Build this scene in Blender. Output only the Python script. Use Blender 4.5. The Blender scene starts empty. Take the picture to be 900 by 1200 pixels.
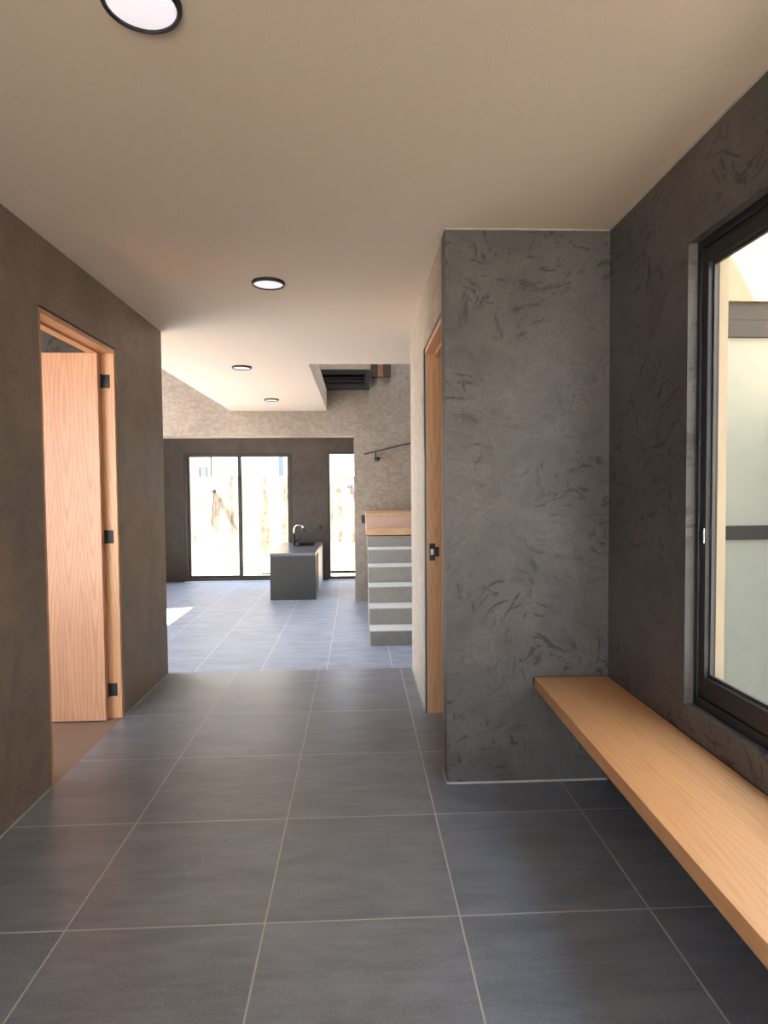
import bpy, bmesh, math, random
from mathutils import Vector, Matrix
random.seed(7)
scn = bpy.context.scene
COL = scn.collection

# ---------------------------------------------------------------- node helpers
class NT:
    def __init__(s, name):
        s.m = bpy.data.materials.new(name); s.m.use_nodes = True
        s.t = s.m.node_tree; s.t.nodes.clear()
        s.out = s.n('ShaderNodeOutputMaterial')
        s.b = s.n('ShaderNodeBsdfPrincipled')
        s.l(s.b.outputs[0], s.out.inputs[0])
    def n(s, k): return s.t.nodes.new(k)
    def l(s, a, b): s.t.links.new(a, b)
    def put(s, sock, v):
        if hasattr(v, 'links'): s.l(v, sock)
        else: sock.default_value = v
    def math(s, op, a, b=0.0, c=0.0, clamp=False):
        n = s.n('ShaderNodeMath'); n.operation = op; n.use_clamp = clamp
        for i, v in enumerate((a, b, c)): s.put(n.inputs[i], v)
        return n.outputs[0]
    def coords(s): return s.n('ShaderNodeTexCoord').outputs['Object']
    def mapping(s, v, scale=(1,1,1), rot=(0,0,0), loc=(0,0,0)):
        n = s.n('ShaderNodeMapping'); s.put(n.inputs['Vector'], v)
        n.inputs['Scale'].default_value = scale; n.inputs['Rotation'].default_value = rot; n.inputs['Location'].default_value = loc
        return n.outputs[0]
    def noise(s, v, scale, detail=3, rough=.55, dist=0, color=False):
        n = s.n('ShaderNodeTexNoise'); s.put(n.inputs['Vector'], v)
        n.inputs['Scale'].default_value = scale; n.inputs['Detail'].default_value = detail
        n.inputs['Roughness'].default_value = rough; n.inputs['Distortion'].default_value = dist
        return n.outputs['Color' if color else 'Fac']
    def remap(s, v, a, b, c=0.0, d=1.0):
        n = s.n('ShaderNodeMapRange'); n.interpolation_type = 'SMOOTHSTEP'; s.put(n.inputs[0], v)
        for i, q in enumerate((a, b, c, d)): n.inputs[i+1].default_value = q
        return n.outputs[0]
    def mix(s, f, a, b):
        n = s.n('ShaderNodeMix'); n.data_type = 'RGBA'; s.put(n.inputs[0], f)
        s.put(n.inputs[6], a if hasattr(a, 'links') else (*a, 1)); s.put(n.inputs[7], b if hasattr(b, 'links') else (*b, 1))
        return n.outputs[2]
    def vadd(s, a, b, k):
        m = s.n('ShaderNodeVectorMath'); m.operation = 'MULTIPLY_ADD'
        s.put(m.inputs[0], b); m.inputs[1].default_value = (k, k, k); s.put(m.inputs[2], a)
        return m.outputs[0]
    def sep(s, v):
        n = s.n('ShaderNodeSeparateXYZ'); s.l(v, n.inputs[0]); return n.outputs
    def bump(s, h, strength, dist=.01):
        n = s.n('ShaderNodeBump'); n.inputs['Strength'].default_value = strength; n.inputs['Distance'].default_value = dist
        s.l(h, n.inputs['Height']); s.l(n.outputs[0], s.b.inputs['Normal'])
    def base(s, c): s.put(s.b.inputs['Base Color'], c if hasattr(c, 'links') else (*c, 1))
    def set(s, **k):
        for a, v in k.items(): s.put(s.b.inputs[a.replace('_', ' ')], v)

def plain(name, c, rough=.5, metal=0.0, var=.12, scale=30, bump=.05):
    t = NT(name); v = t.coords()
    f = t.noise(v, scale, 4)
    t.base(t.mix(f, tuple(x*(1-var) for x in c), tuple(min(1, x*(1+var)) for x in c)))
    t.set(Metallic=metal, Roughness=rough)
    if bump: t.bump(f, bump, .002)
    return t.m

def plaster(name, c, dark=.55, light=1.36, marks=1.0, rough=.5):
    """polished cement render with trowel marks"""
    t = NT(name); v = t.coords()
    warp = t.noise(v, 1.7, 2, .5, color=True)
    w = t.vadd(v, warp, .55)
    big = t.noise(v, 1.1, 3, .55, .6)
    mid = t.noise(w, 5.5, 5, .65, .4)
    fine = t.noise(v, 75, 3, .6)
    patch = t.remap(t.noise(t.mapping(v, loc=(3.1, 1.7, .4)), 1.9, 3, .6), .42, .60)
    g1 = t.remap(t.noise(t.mapping(w, (9, 9, 34)), 1.0, 5, .68, .35), .56, .62)
    g2 = t.remap(t.noise(t.mapping(w, (30, 30, 9), (.35, .5, 0)), 1.0, 5, .68, .35), .575, .64)
    g = t.math('MAXIMUM', g1, g2)
    g = t.math('MULTIPLY', g, t.math('MULTIPLY_ADD', patch, .85, .15))
    g = t.math('MULTIPLY', g, marks, clamp=True)
    k = t.math('MULTIPLY_ADD', big, .55, t.math('MULTIPLY', mid, .45))
    col = t.mix(t.remap(k, .32, .68), tuple(x*.70 for x in c), tuple(min(1, x*light) for x in c))
    col = t.mix(t.math('MULTIPLY', t.remap(fine, .35, .7), .5), col, tuple(x*.7 for x in c))
    col = t.mix(t.math('MULTIPLY', g, .82), col, (c[0]*dark*.8, c[1]*dark*.8, c[2]*dark*.86))
    t.base(col)
    t.set(Roughness=t.math('MULTIPLY_ADD', k, .25, rough-.12))
    t.b.inputs['Specular IOR Level'].default_value = .4
    t.bump(t.math('SUBTRACT', t.math('MULTIPLY_ADD', fine, .25, t.math('MULTIPLY', mid, .5)), t.math('MULTIPLY', g, .5)), .35, .006)
    return t.m

def mottled(name, c):
    """cement render with lighter and darker flecked trowel sweeps"""
    t = NT(name); v = t.coords()
    w = t.vadd(v, t.noise(v, 3.1, 2, .5, color=True), .16)
    a = t.noise(t.mapping(w, (8, 8, 13)), 1.7, 8, .85, 0)
    b = t.noise(v, 1.3, 2)
    f = t.remap(t.math('MULTIPLY_ADD', a, .8, t.math('MULTIPLY', b, .2)), .36, .66)
    col = t.mix(f, tuple(x*.72 for x in c), tuple(min(1, x*1.32) for x in c))
    t.base(col); t.set(Roughness=.6); t.bump(a, .3, .008)
    return t.m

def tile(name, c, grout, rough, spec=.62, x0=-.897, y0=1.256, s=.6, gw=.0055):
    t = NT(name); v = t.coords(); x, y, z = t.sep(v)
    fx = t.math('ADD', t.math('DIVIDE', t.math('SUBTRACT', x, x0), s), 50.0)
    fy = t.math('ADD', t.math('DIVIDE', t.math('SUBTRACT', y, y0), s), 50.0)
    def line(f):
        d = t.math('ABSOLUTE', t.math('SUBTRACT', t.math('FRACT', t.math('ADD', f, .5)), .5))
        return t.remap(d, gw/s*.35, gw/s*.62, 1, 0)
    g = t.math('MAXIMUM', line(fx), line(fy))
    cell = t.n('ShaderNodeCombineXYZ'); t.l(t.math('FLOOR', fx), cell.inputs[0]); t.l(t.math('FLOOR', fy), cell.inputs[1])
    wn = t.n('ShaderNodeTexWhiteNoise'); wn.noise_dimensions = '3D'; t.l(cell.outputs[0], wn.inputs['Vector'])
    vv = t.vadd(v, wn.outputs['Color'], 4.0)
    cloud = t.noise(t.mapping(vv, (1, 2.2, 1)), 3.0, 6, .65, .5)
    streak = t.noise(t.mapping(vv, (2.5, 16, 1)), 1.6, 5, .65, .3)
    fine = t.noise(v, 190, 2)
    f = t.math('MULTIPLY_ADD', cloud, .6, t.math('MULTIPLY', streak, .4))
    col = t.mix(t.remap(f, .33, .68), tuple(q*.78 for q in c), tuple(q*1.28 for q in c))
    col = t.mix(t.math('MULTIPLY', t.remap(fine, .50, .70), .6), col, tuple(q*1.7 for q in c))
    col = t.mix(t.math('MULTIPLY', wn.outputs['Value'], .12), col, tuple(q*.7 for q in c))
    scr = t.remap(t.noise(t.mapping(v, (9, 3, 1), (0, 0, .6)), 2.0, 3, .5, 1.5), .70, .76)
    col = t.mix(t.math('MULTIPLY', scr, .25), col, tuple(q*2.0 for q in c))
    t.base(t.mix(g, col, grout))
    r = t.math('MULTIPLY_ADD', f, .16, rough-.08)
    t.set(Roughness=t.math('MAXIMUM', r, t.math('MULTIPLY', g, .8)))
    t.b.inputs['Specular IOR Level'].default_value = spec
    t.bump(t.math('SUBTRACT', t.math('MULTIPLY_ADD', streak, .12, t.math('MULTIPLY', fine, .06)), t.math('MULTIPLY', g, .6)), .35, .003)
    return t.m

def oak(name, c, dark, axis='z', across='x', off=0.0, rough=.38, cell=.13, rk=.40):
    """flat-sawn oak veneer: grain along one axis, cathedral figure across another"""
    t = NT(name); v = t.coords(); xyz = dict(zip('xyz', t.sep(v)))
    a = xyz[across]; z = xyz[axis]
    wob = t.noise(t.mapping(v, tuple(.9 if q == axis else 3.0 for q in 'xyz')), 1.0, 2)
    pp = t.n('ShaderNodeMath'); pp.operation = 'PINGPONG'; t.put(pp.inputs[0], t.math('ADD', a, off)); pp.inputs[1].default_value = cell
    dx = t.math('MULTIPLY', t.math('SUBTRACT', pp.outputs[0], cell*.5), 1.0)
    dx = t.math('MULTIPLY_ADD', t.math('SUBTRACT', wob, .5), .05, dx)
    r = t.math('SQRT', t.math('ADD', t.math('MULTIPLY', dx, dx), .00025))
    zz = t.math('SINE', t.math('MULTIPLY_ADD', z, 2.1, .9))
    ph = t.math('ADD', t.math('MULTIPLY', r, 210.0), t.math('MULTIPLY', zz, 11.0))
    ph = t.math('ADD', ph, t.math('MULTIPLY', wob, 9.0))
    ring = t.math('MULTIPLY_ADD', t.math('SINE', t.math('MULTIPLY', ph, 1.6)), .5, .5)
    ring = t.math('POWER', ring, 2.2)
    sc = tuple(6 if q == axis else 190 for q in 'xyz')
    fib = t.noise(t.mapping(v, sc), 1.0, 3, .6)
    sc2 = tuple(.8 if q == axis else 14 for q in 'xyz')
    band = t.noise(t.mapping(v, sc2), 1.0, 3, .6)
    f = t.math('MULTIPLY_ADD', ring, rk, t.math('MULTIPLY', t.remap(fib, .42, .72), .33))
    f = t.math('ADD', f, t.math('MULTIPLY', t.math('SUBTRACT', band, .5), .5), clamp=True)
    t.base(t.mix(f, c, dark))
    t.set(Roughness=t.math('MULTIPLY_ADD', fib, .15, rough-.07))
    t.b.inputs['Coat Weight'].default_value = .15; t.b.inputs['Coat Roughness'].default_value = .3
    t.bump(fib, .12, .001)
    return t.m

def glass(name, tint=(1, 1, 1)):
    t = NT(name)
    tr = t.n('ShaderNodeBsdfTransparent'); tr.inputs[0].default_value = (*tint, 1)
    gl = t.n('ShaderNodeBsdfGlossy'); gl.inputs['Roughness'].default_value = .02
    fr = t.n('ShaderNodeFresnel'); fr.inputs[0].default_value = 1.25
    ge = t.n('ShaderNodeNewGeometry'); fac = t.math('MULTIPLY', fr.outputs[0], t.math('SUBTRACT', 1.0, ge.outputs['Backfacing']))
    mx = t.n('ShaderNodeMixShader'); t.l(fac, mx.inputs[0]); t.l(tr.outputs[0], mx.inputs[1]); t.l(gl.outputs[0], mx.inputs[2])
    t.l(mx.outputs[0], t.out.inputs[0]); t.t.nodes.remove(t.b)
    return t.m

def lamp_glow(name, c, e):
    t = NT(name); v = t.coords(); f = t.noise(v, 120, 2)
    t.base(t.mix(f, tuple(x*.9 for x in c), c)); t.set(Roughness=.5)
    t.b.inputs['Emission Color'].default_value = (*c, 1); t.b.inputs['Emission Strength'].default_value = e
    return t.m

def weathered(name):
    t = NT(name); v = t.coords()
    run = t.noise(t.mapping(v, (7, 7, .7)), 1.0, 5, .65, .4)
    blot = t.noise(v, 2.4, 5, .7)
    top = t.remap(t.sep(v)[2], 1.35, 1.75)
    f = t.math('MULTIPLY_ADD', run, .6, t.math('MULTIPLY', blot, .4))
    f = t.math('ADD', t.remap(f, .42, .66), t.math('MULTIPLY', top, t.math('MULTIPLY', blot, .5)), clamp=True)
    t.base(t.mix(f, (.42, .36, .29), (.075, .058, .042))); t.set(Roughness=.9); t.bump(blot, .4, .02)
    return t.m

M = dict(
    plaster=plaster('grey_brown_cement_render', (.108, .099, .093), dark=.4, marks=1.25),
    plaster_left=plaster('olive_brown_cement_render', (.245, .185, .135), marks=.35),
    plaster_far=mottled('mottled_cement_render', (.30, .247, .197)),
    plaster_flank=mottled('pale_cement_render', (.44, .375, .30)),
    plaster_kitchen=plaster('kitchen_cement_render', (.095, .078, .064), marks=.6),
    ceil=plain('beige_ceiling_paint', (.67, .575, .475), .85, var=.11, scale=210, bump=.25),
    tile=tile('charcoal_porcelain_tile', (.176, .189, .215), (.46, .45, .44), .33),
    tile_lit=tile('brightened_porcelain_tile', (.30, .33, .395), (.68, .68, .68), .50, .34),  # hall tile again, colour lightened and blued for the stronger light here
    room_floor=plain('brown_matt_floor', (.24, .165, .12), .6, var=.15, scale=18),
    oak_door=oak('oak_door_veneer', (.58, .31, .175), (.36, .155, .07), off=.02),
    oak_jamb=oak('oak_jamb', (.68, .37, .185), (.47, .22, .09), across='x', cell=.3),
    oak_head=oak('oak_head', (.68, .37, .185), (.47, .22, .09), axis='y', across='x', cell=.3),
    oak_bench=oak('oak_bench', (.64, .335, .145), (.40, .185, .068), axis='y', across='x', cell=.22, rough=.42, rk=.16),
    oak_tread=oak('oak_tread', (.70, .43, .22), (.52, .28, .12), axis='x', across='y', cell=.2),
    black=plain('black_anodised_aluminium', (.012, .012, .013), .35, 0.0, bump=0),
    grey_alu=plain('grey_aluminium_channel', (.075, .07, .066), .4, .4, bump=0),
    dark_frame=plain('bronze_dark_aluminium', (.055, .045, .038), .4, .2, bump=0),
    matte_black=plain('matt_black_metal', (.018, .018, .018), .5, .2, bump=0),
    steel=plain('brushed_steel', (.65, .65, .66), .25, 1.0, var=.05, bump=0),
    chrome=plain('polished_chrome', (.85, .85, .86), .12, 1.0, var=.02, bump=0),
    stone=plain('dark_stone_sheen_top', (.15, .155, .18), .22, var=.25, scale=60, bump=.03),  # same stone as the face, colour raised for the reflected light on top
    stone_front=plain('dark_stone_face', (.042, .042, .038), .45, var=.3, scale=50, bump=.03),
    cabinet=plain('black_laminate', (.012, .012, .012), .5, bump=0),
    pale=plain('sunlit_panel_and_pale_frame', (.72, .72, .70), .35, var=.04, bump=0),
    glass=glass('clear_glass'),
    diffuser=lamp_glow('white_acrylic_diffuser', (.86, .82, .90), .2),
    caulk=plain('pale_caulk', (.42, .40, .36), .8, var=.3, scale=25),
    sunlit_pale=plain('pale_sunlit_strip', (.70, .70, .68), .4, var=.06),
    step_lit=plain('skylit_microcement_tread', (.72, .71, .68), .6, var=.12, scale=14),  # skylight on the treads is put into this whiter colour
    stepr=plain('grey_microcement_riser', (.31, .295, .26), .6, var=.22, scale=22),
    cream=plain('cream_exterior_render', (.40, .31, .20), .9, var=.12, scale=6, bump=.3),
    shade_wall_grey=plain('unseen_shade_wall_grey', (.26, .25, .23), .9, var=.1, scale=5),
    white=plain('white_exterior_render', (.85, .85, .84), .9, var=.04, scale=5),
    frosted=plain('frosted_polycarbonate', (.36, .355, .275), .45, var=.08, scale=9),
    gate_steel=plain('grey_brown_gate_steel', (.052, .045, .038), .5, .2, var=.2, scale=40),
    ground=plain('pale_concrete_paving', (.46, .42, .36), .9, var=.15, scale=4),
    fence=weathered('weathered_concrete'),
    brick=plain('terracotta_brick', (.50, .22, .12), .85, var=.3, scale=20),
    pink=plain('pinkish_bare_render', (.60, .44, .36), .9, var=.2, scale=16),
    blueglass=plain('blue_window_glass', (.06, .085, .12), .15, bump=0),
    yard=plain('yard_paving', (.30, .27, .23), .9, var=.15, scale=4),
    greyglass=plain('grey_window_glass', (.10, .10, .11), .2, bump=0),
    bounce_ground=plain('bounce_ground_brown', (.165, .128, .092), .9, var=.25, scale=12),
    soil=plain('dry_soil', (.20, .145, .10), .95, var=.6, scale=9, bump=.5),
)

# ---------------------------------------------------------------- mesh helpers
def link(name, bm, mat, parent=None, smooth=False):
    bmesh.ops.recalc_face_normals(bm, faces=bm.faces)
    me = bpy.data.meshes.new(name); bm.to_mesh(me); bm.free()
    if smooth:
        for p in me.polygons: p.use_smooth = True
        try: me.set_sharp_from_angle(angle=math.radians(40))
        except Exception: pass
    me.materials.append(M[mat])
    o = bpy.data.objects.new(name, me); COL.objects.link(o)
    if parent is not None: o.parent = parent; o.matrix_parent_inverse = Matrix.Identity(4); o.location = -Vector(parent['base'])
    return o
def bx(bm, x0, x1, y0, y1, z0, z1, bev=0.0):
    r = bmesh.ops.create_cube(bm, size=1.0); vs = r['verts']
    for v in vs: v.co = Vector((x0+(v.co.x+.5)*(x1-x0), y0+(v.co.y+.5)*(y1-y0), z0+(v.co.z+.5)*(z1-z0)))
    if bev:
        es = list({e for v in vs for e in v.link_edges})
        bmesh.ops.bevel(bm, geom=es, offset=bev, segments=2, affect='EDGES', profile=.6)
def boxes(*bs, bev=0.0):
    bm = bmesh.new()
    for b in bs: bx(bm, *b, bev=bev)
    return bm
def tube(bm, pts, r, seg=12, cap=True):
    pts = [Vector(p) for p in pts]; rings = []
    rs = r if isinstance(r, (list, tuple)) else [r]*len(pts)
    up = None
    for i, p in enumerate(pts):
        d = (pts[min(i+1, len(pts)-1)] - pts[max(i-1, 0)]).normalized()
        if up is None: up = d.orthogonal().normalized()
        up = (up - d*up.dot(d)).normalized(); s = d.cross(up)
        rings.append([bm.verts.new(p + rs[i]*(math.cos(2*math.pi*k/seg)*up + math.sin(2*math.pi*k/seg)*s)) for k in range(seg)])
    for a, b in zip(rings, rings[1:]):
        for k in range(seg): bm.faces.new((a[k], a[(k+1) % seg], b[(k+1) % seg], b[k]))
    if cap: bm.faces.new(rings[0]); bm.faces.new(rings[-1])
def lathe(bm, cx, cy, prof, seg=40):
    rings = []
    for r, z in prof:
        rings.append([bm.verts.new((cx, cy, z))] if r == 0 else [bm.verts.new((cx+r*math.cos(2*math.pi*k/seg), cy+r*math.sin(2*math.pi*k/seg), z)) for k in range(seg)])
    for a, b in zip(rings, rings[1:]):
        for k in range(seg):
            f = [a[k % len(a)], a[(k+1) % len(a)], b[(k+1) % len(b)], b[k % len(b)]]
            u = []
            for q in f:
                if q not in u: u.append(q)
            if len(u) > 2: bm.faces.new(u)
def wall_x(bm, X0, X1, ya, yb, za, zb, holes=()):     # wall slab across X, with rectangular holes (y0,y1,z0,z1)
    cuts = sorted({ya, yb, *[h[0] for h in holes], *[h[1] for h in holes]}); zc = sorted({za, zb, *[h[2] for h in holes], *[h[3] for h in holes]})
    grid(bm, cuts, zc, holes, lambda a, b, c, d: (X0, X1, a, b, c, d))
def wall_y(bm, Y0, Y1, xa, xb, za, zb, holes=()):
    cuts = sorted({xa, xb, *[h[0] for h in holes], *[h[1] for h in holes]}); zc = sorted({za, zb, *[h[2] for h in holes], *[h[3] for h in holes]})
    grid(bm, cuts, zc, holes, lambda a, b, c, d: (a, b, Y0, Y1, c, d))
def slab(bm, Z0, Z1, xa, xb, ya, yb, holes=()):
    cuts = sorted({xa, xb, *[h[0] for h in holes], *[h[1] for h in holes]}); zc = sorted({ya, yb, *[h[2] for h in holes], *[h[3] for h in holes]})
    grid(bm, cuts, zc, holes, lambda a, b, c, d: (a, b, c, d, Z0, Z1))
def grid(bm, U, V, holes, f):
    """one closed shell (shared vertices) for a slab with rectangular holes"""
    solid = {}
    for i in range(len(U)-1):
        for j in range(len(V)-1):
            u, v = (U[i]+U[i+1])/2, (V[j]+V[j+1])/2
            solid[i, j] = not any(h[0] < u < h[1] and h[2] < v < h[3] for h in holes)
    vc = {}
    def P(u, v, s):
        b = f(u, u, v, v) ; key = (u, v, s)
        if key not in vc:
            # b is (x0,x1,y0,y1,z0,z1); the thickness axis is where the ends differ
            co = [b[0] if s == 0 else b[1], b[2] if s == 0 else b[3], b[4] if s == 0 else b[5]]
            vc[key] = bm.verts.new(co)
        return vc[key]
    for (i, j), ok in solid.items():
        if not ok: continue
        u0, u1, v0, v1 = U[i], U[i+1], V[j], V[j+1]
        for s in (0, 1): bm.faces.new((P(u0, v0, s), P(u1, v0, s), P(u1, v1, s), P(u0, v1, s)))
        for di, dj, a, b in ((-1, 0, (u0, v0), (u0, v1)), (1, 0, (u1, v0), (u1, v1)), (0, -1, (u0, v0), (u1, v0)), (0, 1, (u0, v1), (u1, v1))):
            if not solid.get((i+di, j+dj), False):
                bm.faces.new((P(*a, 0), P(*b, 0), P(*b, 1), P(*a, 1)))

def struct(name, bm, mat, label=None, smooth=False):
    o = link(name, bm, mat, smooth=smooth); o['kind'] = 'structure'
    if label: o['label'] = label
    return o
def thing(name, label, cat, base=(0, 0, 0), group=None):
    o = bpy.data.objects.new(name, None); COL.objects.link(o); o.location = base; o['base'] = base
    o.empty_display_size = .1; o['label'] = label; o['category'] = cat
    if group: o['group'] = group
    return o
def sthing(name, label, base=(0, 0, 0)):
    o = bpy.data.objects.new(name, None); COL.objects.link(o); o.location = base; o['base'] = base
    o.empty_display_size = .1; o['label'] = label; o['kind'] = 'structure'
    return o
def sub(name, bm, mat, parent, smooth=False):        # sub-part: child of a part mesh (parts are placed so that mesh coords = world)
    o = link(name, bm, mat, None, smooth); o.parent = parent; o.matrix_parent_inverse = Matrix.Identity(4); return o

# ---------------------------------------------------------------- dimensions (metres; hall floor z = 0, eye at the origin in plan)
XL, XR, XN = -1.385, .39, 1.12          # hall left wall, partition flank, niche wall
YP, YE = 2.71, 4.49                     # partition front, end of the hall
ZC, ZS, ZT = 2.455, 2.75, 5.25          # ceiling, upper slab top, roof
D = -.32                                # lower floor
YW, YW2 = 8.98, 9.34                    # wall with the wide opening
YS = 11.17                              # far glazed wall
XV = -1.80                              # ceiling edge over the double height room
XB = -5.1                               # far left wall
WY0, WY1, WZ0, WZ1 = .15, 2.062, .577, 2.143   # niche window hole

# ---------------------------------------------------------------- floors
struct('floor_hall', boxes((XL, XN, -2.0, 4.515, -.06, 0), (XN, XN+.10, -2.0, 4.49, -.06, -.001)), 'tile', 'charcoal square floor tiles with pale grout in the hall')
struct('floor_step', boxes((XL+.0, XN, 4.515, 4.82, D-.02, D+.16)), 'tile', 'charcoal tiled step down at the end of the hall')
struct('floor_lower', boxes((XB, XN+.18, 4.37, YS+.03, D-.12, D)), 'tile_lit', 'square floor tiles of the lower room, coloured lighter for the brighter daylight')
struct('floor_side', boxes((-4.2, XL, 1.0, 4.37, -.06, 0)), 'room_floor', 'brown floor of the room behind the open oak door')
# ---------------------------------------------------------------- walls
bm = bmesh.new(); wall_x(bm, XL-.12, XL, -2.0, YE, 0, ZC, [(2.785, 3.655, 0, 2.145)])
struct('wall_left', bm, 'plaster_left', 'olive brown cement rendered wall with the open oak door')
bm = bmesh.new(); wall_y(bm, YE-.07, YE, XB, XL-.12, D, ZT); wall_y(bm, YE-.12, YE, XL-.12, XN, ZC+.002, ZT)
struct('wall_side_room', bm, 'plaster_far')
struct('wall_partition', boxes((XR, XN, YP, YP+.12, 0, ZC)), 'plaster', 'grey brown cement rendered partition facing the hall with trowel marks')
bm = bmesh.new(); wall_x(bm, XR, XR+.12, YP+.12, YE, 0, ZC, [(2.845, 3.625, 0, 2.135)]); wall_y(bm, YE-.12, YE, XR+.12, XN, 0, ZC)
struct('wall_flank', bm, 'plaster_flank', 'cement rendered flank of the partition with a doorway')
bm = bmesh.new(); wall_x(bm, XN, XN+.10, -2.0, YP+.12, 0, ZC, [(WY0, WY1, WZ0, WZ1)]); wall_x(bm, XN, XN+.18, YP+.12, YS+.15, D, ZT); wall_x(bm, XN, XN+.14, -2.0, YP+.12, ZC, ZT+.7)  # last stretch is an unseen upper wall, added to shade the patio
struct('wall_right', bm, 'plaster', 'dark cement rendered niche wall with the black framed window')
bm = bmesh.new(); wall_x(bm, XN+.10, XN+.14, -2.0, YP+.12, -.6, ZC, [(WY0, WY1, WZ0, WZ1)])
struct('wall_skin', bm, 'cream', 'cream outer reveal of the niche window')
bm = bmesh.new(); wall_y(bm, -2.12, -2.0, XL-.12, XN+.18, 0, ZS, [(-1.25, .55, 0, 2.4)])
struct('wall_back', bm, 'plaster')
bm = bmesh.new(); wall_y(bm, YW, YW2, XB, XN, D, ZT, [(-3.9, -.05, D, 2.10)])
struct('wall_middle', bm, 'plaster_far', 'mottled cement wall with the wide opening to the kitchen')
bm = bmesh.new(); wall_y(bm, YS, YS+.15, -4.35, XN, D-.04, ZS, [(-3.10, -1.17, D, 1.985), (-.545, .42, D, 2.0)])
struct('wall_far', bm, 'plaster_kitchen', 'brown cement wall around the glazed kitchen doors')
struct('wall_kitchen', boxes((-4.35, -4.2, YW2, YS, D, ZS)), 'plaster_kitchen')
bm = bmesh.new(); wall_x(bm, XB-.15, XB, 4.37, YW2, D, ZT, [(4.62, 8.12, D+.05, 4.95)])
struct('wall_outer', bm, 'plaster_far')
struct('wall_upper', boxes((XV, XV+.12, YE, YW, ZS, ZT)), 'plaster_far')
bm = bmesh.new(); wall_x(bm, -4.32, -4.2, 1.0, 4.37, 0, ZC, [(1.25, 2.9, .5, 2.2)]); wall_y(bm, .88, 1.0, -4.32, XL-.12, 0, ZC, [(-3.3, -1.75, .4, 2.25)]); wall_y(bm, YE-.12, YE-.07, -4.32, XL-.12, 0, ZC)
struct('wall_bedroom', bm, 'plaster')
# ---------------------------------------------------------------- ceilings
bm = bmesh.new()
slab(bm, ZC, ZS, XL-.12, XN+.0, -2.0, YE)
slab(bm, ZC, ZS-.001, XV, XN, YE, YW, [(-.43, XN, 5.635, YW)])
o = struct('ceiling', bm, 'ceil', 'beige painted ceiling with round recessed lights')
struct('ceiling_kitchen', boxes((-4.35, XN, YW2, YS+.15, ZC, ZS-.02)), 'ceil')
struct('ceiling_side', boxes((-4.32, XL-.12, .88, 4.37, ZC, ZS-.02)), 'ceil')
bm = bmesh.new(); slab(bm, ZT, ZT+.2, XB-.15, XN+.18, 4.37, YW2, [(.0, 1.05, 5.8, 8.8)])
struct('ceiling_roof', bm, 'ceil')
# ---------------------------------------------------------------- thin trims
struct('trim_1', boxes((XR+.002, XN-.004, YP-.004, YP, ZC-.006, ZC), (XN-.004, XN, -1.9, YP, ZC-.006, ZC)), 'caulk', 'pale bead where wall meets ceiling')
struct('baseboard_right', boxes((XR-.004, XN-.002, YP-.006, YP, 0, .008), (XR-.006, XR, YP-.006, 2.84, 0, .008), (XR-.006, XR, 3.66, YE, 0, .010)), 'caulk', 'pale grout line at the foot of the partition')
struct('baseboard_left', boxes((XL, XL+.005, -1.9, 2.78, 0, .006), (XL, XL+.005, 3.66, YE, 0, .006)), 'caulk')
struct('sunlit_trim', boxes((-3.10, -1.17, YS-.07, YS-.001, D, D+.012), (-.545, .42, YS-.07, YS-.001, D, D+.012)), 'sunlit_pale', 'strip coloured pale for the sunlit floor along the kitchen doors')  # sun on the floor by the doors, put in as a pale strip

# ---------------------------------------------------------------- left oak door
d = sthing('door_1', 'open oak door leaf and frame in the left wall', (XL, 3.2, 0))
y0, y1, zt = 2.79, 3.65, 2.138
link('door_jamb', boxes((XL-.125, XL-.004, y1-.022, y1, 0, zt), bev=.002), 'oak_jamb', d)
link('door_jamb', boxes((XL-.125, XL-.004, y0, y0+.022, 0, zt), bev=.002), 'oak_jamb', d)
link('door_head', boxes((XL-.125, XL-.004, y0+.022, y1-.022, zt-.024, zt), (XL-.125, XL-.075, y0+.022, y1-.022, zt-.036, zt-.024), bev=.002), 'oak_head', d)
leaf = link('door_leaf', boxes((-2.275, -1.457, 3.565, 3.602, .008, 2.104), bev=.002), 'oak_door', d)
for z in (1.955, 1.062, .168):
    bm = boxes((XL-.094, XL-.028, y1-.026, y1-.0221, z-.038, z+.038), bev=.001)
    tube(bm, [(XL-.078, y1-.034, z-.04), (XL-.078, y1-.034, z+.04)], .0085)
    link('door_hinge', bm, 'matte_black', d, smooth=True)
bm = boxes((-2.21, -2.16, 3.555, 3.565, .97, 1.12), bev=.003); tube(bm, [(-2.185, 3.556, 1.02), (-2.185, 3.51, 1.02), (-2.07, 3.51, 1.02)], .009)
link('door_handle', bm, 'matte_black', d, smooth=True)
# ---------------------------------------------------------------- right doorway (only jamb and head can be seen)
d = sthing('door_2', 'oak lined doorway in the flank of the partition', (XR, 3.2, 0))
y0, y1, zt = 2.85, 3.612, 2.125
link('door_jamb', boxes((XR+.014, XR+.125, y1-.03, y1, 0.0, zt), bev=.002), 'oak_jamb', d)
link('edge_highlight', boxes((XR+.0075, XR+.0138, y1-.031, y1, 0.0, zt)), 'caulk', d)['label'] = 'pale strip painted as the edge highlight'  # highlight on the rounded jamb edge, put in as a pale strip
link('shade_strip', boxes((XR+.001, XR+.0075, y1-.028, y1+.010, 0.0, zt+.008)), 'black', d)['label'] = 'black strip painted as the reveal shade'  # shade in the narrow reveal, put in as a black strip
link('door_jamb', boxes((XR+.006, XR+.125, y0, y0+.022, 0.0, zt), bev=.002), 'oak_jamb', d)
link('door_head', boxes((XR+.006, XR+.125, y0+.022, y1-.03, zt-.024, zt), (XR+.06, XR+.125, y0+.022, y1-.03, zt-.038, zt-.024), bev=.002), 'oak_head', d)
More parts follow.
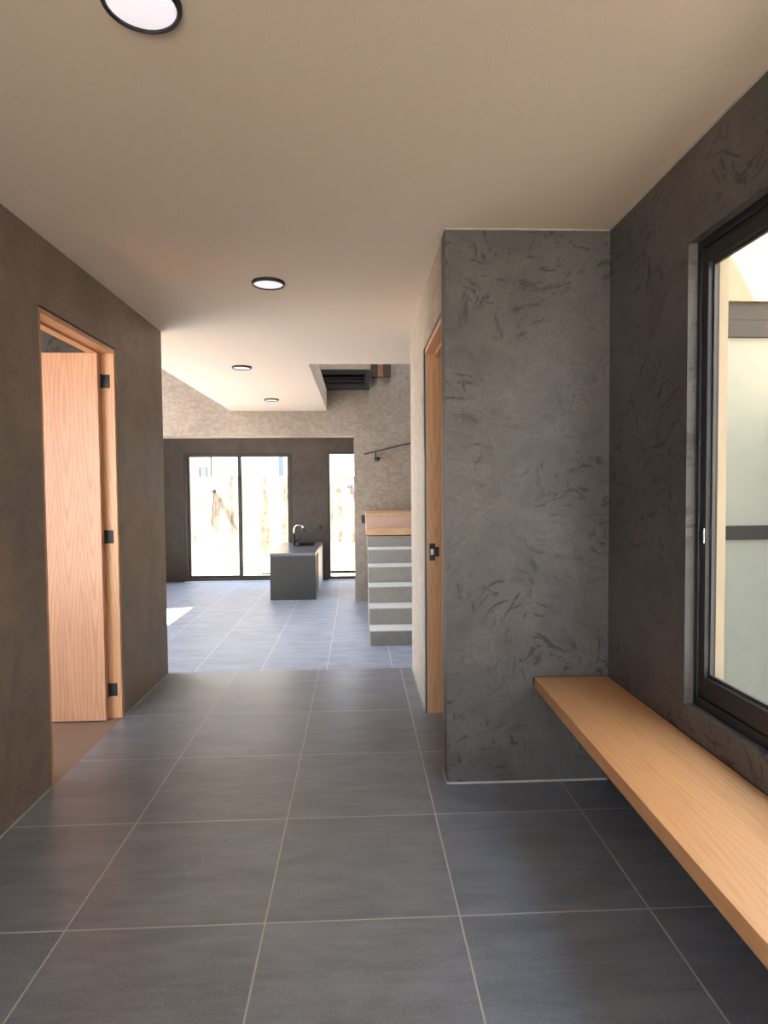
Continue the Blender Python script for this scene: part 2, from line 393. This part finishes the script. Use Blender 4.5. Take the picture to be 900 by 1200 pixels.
sp = link('strike_plate', boxes((XR+.026, XR+.060, y1-.034, y1-.0301, .905, 1.005), (XR+.060, XR+.082, y1-.034, y1-.0301, .928, .985), bev=.001), 'matte_black', d)
o = sub('latch_hole', boxes((XR+.031, XR+.050, y1-.036, y1-.0341, .938, .972)), 'steel', sp)

# ---------------------------------------------------------------- niche window
w = sthing('window_1', 'black framed sliding window above the oak bench', (XN, 1.1, WZ0))
a, b, c, e = WY0, WY1, WZ0, WZ1
F = XN+.032
def ring(X0, X1, ya, yb, za, zb, t, tb=None, tt=None):
    tb = tb or t; tt = tt or t
    return [(X0, X1, ya, ya+t, za, zb), (X0, X1, yb-t, yb, za, zb), (X0, X1, ya+t, yb-t, za, za+tb), (X0, X1, ya+t, yb-t, zb-tt, zb)]
link('window_frame', boxes(*ring(F, F+.065, a, b, c, e, .022, .026, .028), (F, F+.006, a+.022, b-.022, c+.026, c+.034), (F+.030, F+.036, a+.022, b-.022, c+.026, c+.038), bev=.002), 'black', w)
ym = 1.05
s1 = link('window_sash', boxes(*ring(F+.008, F+.029, ym-.03, b-.0225, c+.030, e-.030, .029, .075, .050), bev=.002), 'black', w)
sub('glazing_bead', boxes(*ring(F+.024, F+.034, ym, b-.052, c+.106, e-.081, .009)), 'grey_alu', s1)
s2 = link('window_sash', boxes(*ring(F+.037, F+.060, a+.0225, ym+.03, c+.030, e-.030, .04, .075, .05), bev=.002), 'black', w)
link('window_pane', boxes((F+.017, F+.022, ym-.001, b-.0515, c+.105, e-.08)), 'glass', w)
link('window_pane', boxes((F+.046, F+.051, a+.06, ym-.01, c+.105, e-.08)), 'glass', w)
link('window_latch', boxes((F+.004, F+.008, b-.048, b-.042, 1.135, 1.185), bev=.001), 'steel', w)
# ---------------------------------------------------------------- kitchen sliding doors
w = sthing('window_2', 'two pane sliding glass door in the far kitchen wall', (-2.13, YS, D))
x0, x1, z0, z1 = -3.10, -1.17, D, 1.985
link('window_frame', boxes((x0, x0+.05, YS+.01, YS+.11, z0, z1), (x1-.05, x1, YS+.01, YS+.11, z0, z1), (x0+.05, x1-.05, YS+.01, YS+.11, z1-.04, z1), (x0+.05, x1-.05, YS+.01, YS+.11, z0, z0+.05), bev=.002), 'dark_frame', w)
xm = -2.117
for (p, q, yy) in ((x0+.05, xm+.03, YS+.065), (xm-.03, x1-.05, YS+.02)):
    link('door_sash', boxes((p, p+.04, yy, yy+.035, z0+.05, z1-.04), (q-.04, q, yy, yy+.035, z0+.05, z1-.04), (p+.04, q-.04, yy, yy+.035, z0+.05, z0+.10), (p+.04, q-.04, yy, yy+.035, z1-.07, z1-.04)), 'dark_frame', w)
    link('door_pane', boxes((p+.04, q-.04, yy+.014, yy+.020, z0+.10, z1-.07)), 'glass', w)
w = sthing('window_3', 'narrow single glass door in the far kitchen wall', (-.06, YS, D))
x0, x1, z1 = -.545, .42, 2.0
link('window_frame', boxes((x0, x0+.045, YS+.01, YS+.11, z0, z1), (x1-.045, x1, YS+.01, YS+.11, z0, z1), (x0+.045, x1-.045, YS+.01, YS+.11, z1-.045, z1), (x0+.045, x1-.045, YS+.01, YS+.11, z0, z0+.06), bev=.002), 'dark_frame', w)
link('door_pane', boxes((x0+.045, x1-.045, YS+.055, YS+.061, z0+.06, z1-.045)), 'glass', w)
# unseen glazing that lets daylight in
for nm, bxs in (('window_4', ((-1.25, .55, -2.07, -2.064, 0, 2.4),)), ('window_5', ((XB-.08, XB-.074, 4.62, 8.12, D+.05, 4.95),)), ('window_6', ((-4.27, -4.264, 1.25, 2.9, .5, 2.2),)),
                ('window_fill', ((-3.3, -1.75, .94, .946, .4, 2.25),)), ('window_7', ((.0, 1.05, 5.8, 8.8, ZT+.1, ZT+.106),))):  # the pane facing the oak leaf is added to brighten it
    struct(nm, boxes(*bxs), 'glass')

# ---------------------------------------------------------------- bench
t = thing('bench', 'long oak wall bench cantilevered under the black framed window', 'bench', (.95, 1.2, .438))
bm = boxes((.782, XN-.006, -1.2, YP-.006, .430, .477), bev=.002)
for v in bm.verts:
    if v.co.x < .8: v.co.x -= (2.71-v.co.y)*.0196
link('seat_plank', bm, 'oak_bench', t)
link('joint_strip', boxes((XN-.006, XN, -1.2, YP-.006, .44, .4765), (.778, XN, YP-.006, YP, .44, .4775)), 'black', t)['label'] = 'black sealant joint along the walls'

# ---------------------------------------------------------------- ceiling lights
for (x, y, lb) in ((-.487, 1.487, 'round black rimmed ceiling light nearest the viewer, cut by the top edge'),
                   (-.475, 3.432, 'round black rimmed ceiling light over the hall, between the two doors'),
                   (-1.052, 5.765, 'small round ceiling light beyond the hall, left of the stair opening'),
                   (-1.066, 7.825, 'farthest round ceiling light, closest to the wide kitchen opening')):
    t = thing('ceiling_light', lb, 'ceiling light', (x, y, ZC), 'round ceiling lights')
    bm = bmesh.new(); lathe(bm, x, y, [(.0785, ZC), (.0785, ZC-.014), (.0815, ZC-.017), (.0875, ZC-.014), (.090, ZC-.008), (.090, ZC)])
    link('rim', bm, 'matte_black', t, smooth=True)
    bm = bmesh.new(); lathe(bm, x, y, [(.078, ZC), (.078, ZC-.009), (.06, ZC-.0115), (0, ZC-.0125)])
    link('diffuser', bm, 'diffuser', t, smooth=True)

# ---------------------------------------------------------------- stairs
XA = .118
t = thing('staircase', 'grey cement stairs with treads coloured skylit pale, turning at an oak topped landing', 'stairs', (XA, 6.41, D))
tops = [-.158, .029, .219, .412, .590, .738]
for k, z in enumerate(tops):
    y = 6.413+.28*k
    bm = boxes((XA, XN-.003, y, 7.813 if k < 5 else YW-.003, D if k == 0 else tops[k-1]-.02, z-.012))
    p = link('step', bm, 'stepr', t)
    if k < 5:
        q = sub('tread', boxes((XA-.001, XN-.003, y-.004, y+.284 if k < 4 else 7.813, z-.012, z), bev=.001), 'step_lit', p)
link('oak_tread', boxes((XA-.018, XN-.003, 7.795, 8.12, .738, .812), bev=.003), 'oak_tread', t)
p = link('landing_block', boxes((XA-.012, XN-.003, 8.0, YW-.003, .738, .982)), 'pink', t)
link('oak_landing', boxes((XA-.018, XN-.003, 7.985, YW-.003, .982, 1.006), bev=.002), 'oak_tread', t)
# ---------------------------------------------------------------- handrail
t = thing('handrail', 'dark steel handrail rising to the right on the stair wall', 'handrail', (.45, YW, 1.75))
pa, pb = Vector((.09, 8.905, 1.822)), Vector((1.10, 8.905, 2.056))
bm = bmesh.new(); dd = (pb-pa).normalized(); nn = Vector((0, 1, 0)); uu = dd.cross(nn)
vs = []
for p in (pa, pb):
    vs.append([bm.verts.new(p + nn*i*.022 + uu*j*.011) for i, j in ((-1, -1), (1, -1), (1, 1), (-1, 1))])
for k in range(4): bm.faces.new((vs[0][k], vs[0][(k+1) % 4], vs[1][(k+1) % 4], vs[1][k]))
bm.faces.new(vs[0]); bm.faces.new(vs[1]); bmesh.ops.bevel(bm, geom=bm.edges[:], offset=.003, segments=2, affect='EDGES')
link('rail', bm, 'dark_frame', t)
for x in (.262, .92):
    zr = pa.z + (x-pa.x)/(pb.x-pa.x)*(pb.z-pa.z)
    bm = bmesh.new(); tube(bm, [(x, 8.905, zr-.01), (x, 8.905, zr-.075), (x+.006, 8.925, zr-.098), (x+.02, YW-.002, zr-.105)], .012, 10)
    bx(bm, x-.015, x+.06, YW-.010, YW, zr-.135, zr-.078, bev=.004)
    link('bracket', bm, 'dark_frame', t, smooth=True)
# ---------------------------------------------------------------- wall plates
t = thing('wall_socket', 'black wall socket plate beside the landing, left of the oak tread', 'socket', (.09, YW, .885))
link('plate', boxes((.050, .1175, YW-.012, YW, .826, .944), bev=.004), 'matte_black', t)
link('socket_insert', boxes((.064, .105, YW-.015, YW-.012, .850, .922), bev=.002), 'black', t)
t = thing('wall_socket', 'small dark socket on the far kitchen wall between the glass doors', 'socket', (-.67, YS, .62))
link('plate', boxes((-.705, -.635, YS-.010, YS, .575, .690), bev=.003), 'dark_frame', t)
link('socket_insert', boxes((-.690, -.650, YS-.013, YS-.010, .60, .665), bev=.002), 'black', t)
# ---------------------------------------------------------------- things high on the stair wall
t = thing('louvre_window', 'black louvred window low on the upper stair wall', 'window', (-.3, YW, 2.75))
x0, x1, z0, z1, ya = -.95, .188, 2.752, 3.022, YW-.14
link('frame', boxes((x0, x0+.07, ya, YW, z0, z1), (x1-.07, x1, ya, YW, z0, z1), (x0+.07, x1-.07, ya, YW, z1-.075, z1), (x0+.07, x1-.07, ya, YW, z0, z0+.04), bev=.003), 'matte_black', t)
for k in range(3):
    z = z0+.055+.048*k
    bm = bmesh.new(); q = [bm.verts.new(v) for v in ((x0+.07, ya+.02, z), (x1-.07, ya+.02, z), (x1-.07, ya+.09, z+.03), (x0+.07, ya+.09, z+.03))]
    q2 = [bm.verts.new(v.co+Vector((0, 0, .008))) for v in q]
    bm.faces.new(q); bm.faces.new(q2)
    for i in range(4): bm.faces.new((q[i], q[(i+1) % 4], q2[(i+1) % 4], q2[i]))
    link('slat', bm, 'gate_steel', t)
link('back_panel', boxes((x0+.07, x1-.07, YW-.02, YW, z0+.04, z1-.075)), 'black', t)
struct('trim_3', boxes((-1.0, .214, YW-.015, YW, 3.022, 3.35)), 'pink', 'pinkish bare render band above the black louvres')
t = thing('window_surround', 'dark upright frame around terracotta brick right of the black louvres', 'window', (.36, YW, 2.92))
link('post', boxes((.214, .305, YW-.10, YW, 2.925, 3.6), bev=.003), 'dark_frame', t)
link('post', boxes((.386, .492, YW-.10, YW, 2.925, 3.6), bev=.003), 'dark_frame', t)
link('brick_infill', boxes((.305, .386, YW-.03, YW, 2.945, 3.6)), 'brick', t)['label'] = 'terracotta brick between the posts'

# ---------------------------------------------------------------- kitchen island, sink, faucet
IX0, IX1, IY0, IY1, IZ = -1.312, -.636, 9.19, 11.10, .380
t = thing('kitchen_island', 'dark stone kitchen island with waterfall end in front of the glass doors', 'kitchen island', (-.97, 10.1, D))
sx0, sx1, sy0, sy1 = -1.02, -.74, 10.30, 10.85
bm = bmesh.new(); slab(bm, IZ-.04, IZ, IX0, IX1, IY0, IY1, [(sx0, sx1, sy0, sy1)])
link('countertop', bm, 'stone', t)
link('waterfall_end', boxes((IX0, IX1, IY0+.001, IY0+.04, D, IZ-.04), bev=.001), 'stone_front', t)
link('cabinet', boxes((IX0+.02, IX1-.03, IY0+.04, 9.92, D+.07, IZ-.04), (IX0+.06, IX1-.09, IY0+.04, 9.92, D, D+.07)), 'cabinet', t)
link('sunlit_side_panel', boxes((IX0+.02, IX1-.004, 9.92, IY1-.04, D+.02, IZ-.22), (IX0+.02, IX0+.08, 9.92, IY1-.04, IZ-.22, IZ-.04), (IX1-.05, IX1-.004, 9.92, IY1-.04, IZ-.22, IZ-.04)), 'pale', t)['label'] = 'side panel coloured sunlit pale at the glass end'  # sunlight on the island side is put into the pale colour
link('end_leg', boxes((IX0, IX1, IY1-.04, IY1, D, IZ-.04)), 'stone_front', t)
bm = boxes((sx0, sx0+.012, sy0, sy1, IZ-.16, IZ), (sx1-.012, sx1, sy0, sy1, IZ-.16, IZ), (sx0+.012, sx1-.012, sy0, sy0+.012, IZ-.16, IZ), (sx0+.012, sx1-.012, sy1-.012, sy1, IZ-.16, IZ), (sx0+.012, sx1-.012, sy0+.012, sy1-.012, IZ-.16, IZ-.15))
bx(bm, sx0-.015, sx0+.004, sy0-.015, sy1+.015, IZ, IZ+.012); bx(bm, sx1-.004, sx1+.015, sy0-.015, sy1+.015, IZ, IZ+.012); bx(bm, sx0+.004, sx1-.004, sy0-.015, sy0+.004, IZ, IZ+.012); bx(bm, sx0+.004, sx1-.004, sy1-.004, sy1+.015, IZ, IZ+.012)
sk = link('sink', bm, 'matte_black', t); sk['label'] = 'black sink'
bm = bmesh.new(); lathe(bm, -.88, 10.58, [(.045, IZ-.15), (.045, IZ-.147), (.03, IZ-.146), (0, IZ-.147)], 20)
dr = sub('drain', bm, 'steel', sk, smooth=True); dr.location = (0, 0, 0)
fx, fy = -1.085, 10.50
t = thing('faucet', 'tall gooseneck kitchen faucet with bright arc above the island sink', 'faucet', (fx, fy, IZ))
bm = bmesh.new(); lathe(bm, fx, fy, [(0, IZ+.0005), (.032, IZ+.0005), (.032, IZ+.012), (.023, IZ+.018), (.021, IZ+.20), (.015, IZ+.205), (0, IZ+.205)], 20)
bx(bm, fx-.036, fx+.036, fy-.036, fy+.036, IZ+.0005, IZ+.006)
link('body', bm, 'matte_black', t, smooth=True)
R = .082; arc = [(fx, fy, IZ+.195), (fx, fy, IZ+.24)] + [(fx+R-R*math.cos(q), fy, IZ+.255+R*math.sin(q)) for q in [math.pi*i/14 for i in range(0, 13)]]
bm = bmesh.new(); tube(bm, arc, .0165, 12); link('spout', bm, 'chrome', t, smooth=True)
e0 = Vector(arc[-1]); dv = (Vector(arc[-1])-Vector(arc[-2])).normalized()
bm = bmesh.new(); tube(bm, [e0-dv*.006, e0+dv*.04, e0+dv*.085], [.018, .019, .016], 12); link('spray_head', bm, 'matte_black', t, smooth=True)
bm = bmesh.new(); tube(bm, [(fx+.018, fy, IZ+.075), (fx+.05, fy, IZ+.085), (fx+.10, fy-.01, IZ+.105)], [.012, .010, .006], 10); link('lever', bm, 'matte_black', t, smooth=True)

# ---------------------------------------------------------------- outdoors beyond the kitchen
struct('ground_yard', boxes((-14, 8, YS+.15, 26, D-.16, D-.06)), 'yard')
YF = 13.0
fz = 1.60
t = thing('garden_wall', 'weathered stained concrete boundary wall behind the glass doors', 'wall', (-2, YF, D))
bm = bmesh.new(); n = 60
top = [1.60+random.uniform(-.015, .015) for _ in range(n+1)]
fr, bk = [], []
for i in range(n+1):
    x = -7+12*i/n; dy = random.uniform(-.006, .006)
    fr.append((bm.verts.new((x, YF+dy, D-.08)), bm.verts.new((x, YF+dy, top[i])))); bk.append((bm.verts.new((x, YF+.18, D-.08)), bm.verts.new((x, YF+.18, top[i]))))
for i in range(n):
    for A, B in ((fr, fr), (bk, bk)): bm.faces.new((A[i][0], A[i+1][0], A[i+1][1], A[i][1]))
    bm.faces.new((fr[i][1], fr[i+1][1], bk[i+1][1], bk[i][1])); bm.faces.new((fr[i][0], fr[i+1][0], bk[i+1][0], bk[i][0]))
for i in (0, n): bm.faces.new((fr[i][0], fr[i][1], bk[i][1], bk[i][0]))
link('wall_face', bm, 'fence', t)
t = thing('planter_ledge', 'low bare soil bank against the stained garden wall', 'soil bank', (-1.4, 12.7, D))
bm = bmesh.new()
prof = [(-2.05, .0), (-1.95, .22), (-1.6, .52), (-1.3, .62), (-.7, .60), (.6, .55), (1.2, .3), (1.4, 0)]
fa = [bm.verts.new((x, YF-.55+.0*h, D-.06+.1*h)) for x, h in prof]; to = [bm.verts.new((x, YF-.22, D-.06+h*.9)) for x, h in prof]; ba = [bm.verts.new((x, YF-.008, D-.06+h)) for x, h in prof]; lo = [bm.verts.new((x, YF-.008, D-.07)) for x, h in prof]
for A, B in ((fa, to), (to, ba), (ba, lo), (lo, fa)):
    for i in range(len(prof)-1): bm.faces.new((A[i], A[i+1], B[i+1], B[i]))
for i in (0, -1): bm.faces.new((fa[i], to[i], ba[i], lo[i]))
link('bank', bm, 'soil', t)
t = thing('pipe_stake', 'thin dark pipe with a round head standing against the garden wall', 'pipe', (-2.95, YF, .4))
bm = bmesh.new(); tube(bm, [(-3.045, YF-.020, .60), (-2.985, YF-.020, 1.28)], .012, 8); link('pipe', bm, 'dark_frame', t)
bm = bmesh.new(); bmesh.ops.create_uvsphere(bm, u_segments=14, v_segments=8, radius=.05, matrix=Matrix.Translation((-2.982, YF-.055, 1.314))); link('head', bm, 'dark_frame', t, smooth=True)
t = thing('wall_lamp', 'tiny dark box fixed high on the garden wall behind the narrow door', 'wall lamp', (-.165, YF, 1.37))
link('housing', boxes((-.22, -.11, YF-.05, YF-.008, 1.35, 1.42), bev=.006), 'dark_frame', t)
link('lens', boxes((-.205, -.125, YF-.054, YF-.05, 1.362, 1.408)), 'blueglass', t)
t = thing('neighbour_house', 'white neighbouring house with small dark window above the garden wall', 'house', (-4, 19, D))
link('facade', boxes((-14, -1.2, 19, 24, D-.06, 6.5)), 'white', t)
f = link('window', boxes((-5.12, -4.54, 18.93, 19.0, 1.66, 2.02), bev=.01), 'dark_frame', t)
sub('pane', boxes((-5.09, -4.78, 18.92, 18.93, 1.69, 1.99)), 'greyglass', f); sub('pane', boxes((-4.74, -4.57, 18.92, 18.93, 1.69, 1.99)), 'blueglass', f)
f = link('window', boxes((-2.42, -2.24, 18.95, 19.0, 1.66, 2.6)), 'pale', t)
sub('pane', boxes((-2.41, -2.25, 18.94, 18.95, 1.68, 2.58)), 'blueglass', f)
t = thing('utility_pole', 'slim dark pole rising in front of the white neighbouring house', 'pole', (-4.4, 17.5, D))
bm = bmesh.new(); tube(bm, [(-4.09, 17.5, D-.08), (-4.09, 17.5, 6.0)], [.035, .03], 10); link('shaft', bm, 'dark_frame', t)
bm = bmesh.new(); tube(bm, [(-4.31, 17.5, 5.6), (-3.87, 17.5, 5.6)], .02, 8); link('crossbar', bm, 'dark_frame', t)

# ---------------------------------------------------------------- side patio seen through the niche window
struct('ground_patio', boxes((XN+.14, 3.35, -3.5, 4.6, -.7, -.55)), 'ground')
GY = 4.2
GX0, GX1 = 2.565, 3.12
GZ = (2.60, 2.36)
bm = bmesh.new(); wall_y(bm, GY, GY+.2, XN+.14, 3.35, -.6, 3.6, [(GX0, GX1, -.55, GZ[0])])
struct('wall_patio', bm, 'cream', 'cream rendered facade across the side patio')
struct('wall_patio_shade', boxes((3.15, 3.35, -3.5, GY, -.6, 4.6)), 'shade_wall_grey')  # unseen wall, added tall and grey to keep light off the patio
t = thing('patio_gate', 'frosted panel gate with grey steel bars outside the niche window', 'gate', (2.85, GY, -.55))
gf = [(GX0, GX1, GY+.02, GY+.10, GZ[1], GZ[1]+.115), (GX0, GX1, GY+.03, GY+.10, GZ[1]+.118, GZ[0])]
link('top_rail', boxes(*gf, bev=.003), 'gate_steel', t)
link('mid_rail', boxes((GX0, GX1, GY+.03, GY+.09,   .945, 1.045), bev=.003), 'gate_steel', t)
link('bottom_rail', boxes((GX0, GX1, GY+.03, GY+.09, -.55, -.46), bev=.003), 'gate_steel', t)
for za, zb in ((1.045, GZ[1]), (-.46, .945)): link('frosted_panel', boxes((GX0, GX1, GY+.05, GY+.07, za, zb)), 'frosted', t)
struct('ground_bounce', boxes((-22, XB-.15, -3, YS+.15, D-.16, D-.06)), 'bounce_ground')  # unseen ground, added to bounce warm sunlight onto the far ceiling
struct('ground_entry', boxes((-6, XN+.18, -9, -2.0, -.2, -.08)), 'ground')

# ---------------------------------------------------------------- light
SUN_E, SKY_E = 28.0, 2.5
w = bpy.data.worlds.new('daylight'); scn.world = w; w.use_nodes = True
nt = w.node_tree; nt.nodes.clear()
ou = nt.nodes.new('ShaderNodeOutputWorld'); bg = nt.nodes.new('ShaderNodeBackground'); nt.links.new(bg.outputs[0], ou.inputs[0])
tc = nt.nodes.new('ShaderNodeTexCoord'); sx = nt.nodes.new('ShaderNodeSeparateXYZ'); nt.links.new(tc.outputs['Generated'], sx.inputs[0])
mr = nt.nodes.new('ShaderNodeMapRange'); nt.links.new(sx.outputs[2], mr.inputs[0]); mr.inputs[1].default_value = 0; mr.inputs[2].default_value = .7
mx = nt.nodes.new('ShaderNodeMix'); mx.data_type = 'RGBA'; nt.links.new(mr.outputs[0], mx.inputs[0])
mx.inputs[6].default_value = (.92, .96, 1.0, 1); mx.inputs[7].default_value = (.62, .78, 1.0, 1); nt.links.new(mx.outputs[2], bg.inputs[0])
bg.inputs[1].default_value = SKY_E
sd = bpy.data.lights.new('sun', 'SUN'); sd.energy = SUN_E; sd.angle = math.radians(.6); sd.color = (1, .88, .72)
so = bpy.data.objects.new('sun', sd); COL.objects.link(so); so.rotation_euler = Vector((.55, .12, -1)).to_track_quat('-Z', 'Y').to_euler(); so.location = (-5, -3, 12)
def portal(loc, sx_, sy_, direction):
    l = bpy.data.lights.new('window_portal', 'AREA'); l.shape = 'RECTANGLE'; l.size = sx_; l.size_y = sy_; l.cycles.is_portal = True
    o = bpy.data.objects.new('window_portal', l); COL.objects.link(o); o.location = loc
    o.rotation_euler = Vector(direction).to_track_quat('-Z', 'Y').to_euler(); return o
portal((XN+.15, (WY0+WY1)/2, (WZ0+WZ1)/2), WY1-WY0, WZ1-WZ0, (-1, 0, 0))
portal((-.35, -2.13, 1.2), 1.8, 2.4, (0, 1, 0))
portal((-2.135, YS+.16, .83), 1.93, 2.3, (0, -1, 0)); portal((-.06, YS+.16, .84), .97, 2.32, (0, -1, 0))
portal((XB-.16, 6.37, 2.34), 3.5, 5.22, (1, 0, 0)); portal((-4.33, 2.07, 1.35), 1.65, 1.7, (1, 0, 0))
portal((-2.525, .87, 1.325), 1.55, 1.85, (0, 1, 0)); portal((.525, 7.3, ZT+.21), 1.05, 3.0, (0, 0, -1))

# ---------------------------------------------------------------- camera (solved from the tile grid)
f, yaw, pitch, roll, H = 723.216, .0423584, .0378883, .00843688, 1.32737
cy, sy, cp, sp = math.cos(yaw), math.sin(yaw), math.cos(pitch), math.sin(pitch)
fw = Vector((sy*cp, cy*cp, -sp)); r = Vector((cy, -sy, 0)); dn = fw.cross(r)
r2 = math.cos(roll)*r + math.sin(roll)*dn; d2 = -math.sin(roll)*r + math.cos(roll)*dn
cd = bpy.data.cameras.new('camera'); co = bpy.data.objects.new('camera', cd); COL.objects.link(co)
up, bk_ = -d2, -fw
co.matrix_world = Matrix(((r2.x, up.x, bk_.x, 0), (r2.y, up.y, bk_.y, 0), (r2.z, up.z, bk_.z, H), (0, 0, 0, 1)))
cd.sensor_fit = 'VERTICAL'; cd.sensor_height = 36; cd.lens = f/1200*36; cd.clip_start = .02
scn.camera = co

scn.view_settings.view_transform = 'Standard'; scn.view_settings.look = 'None'
scn.view_settings.gamma = 1; scn.view_settings.use_curve_mapping = False
scn.view_settings.exposure = 1.83
c = scn.cycles
c.use_denoising = True; c.max_bounces = 12; c.diffuse_bounces = 8; c.glossy_bounces = 4; c.transparent_max_bounces = 12; c.sample_clamp_indirect = 8
c.caustics_reflective = False; c.caustics_refractive = False
for o in bpy.data.objects:
    if 'base' in o.keys(): del o['base']
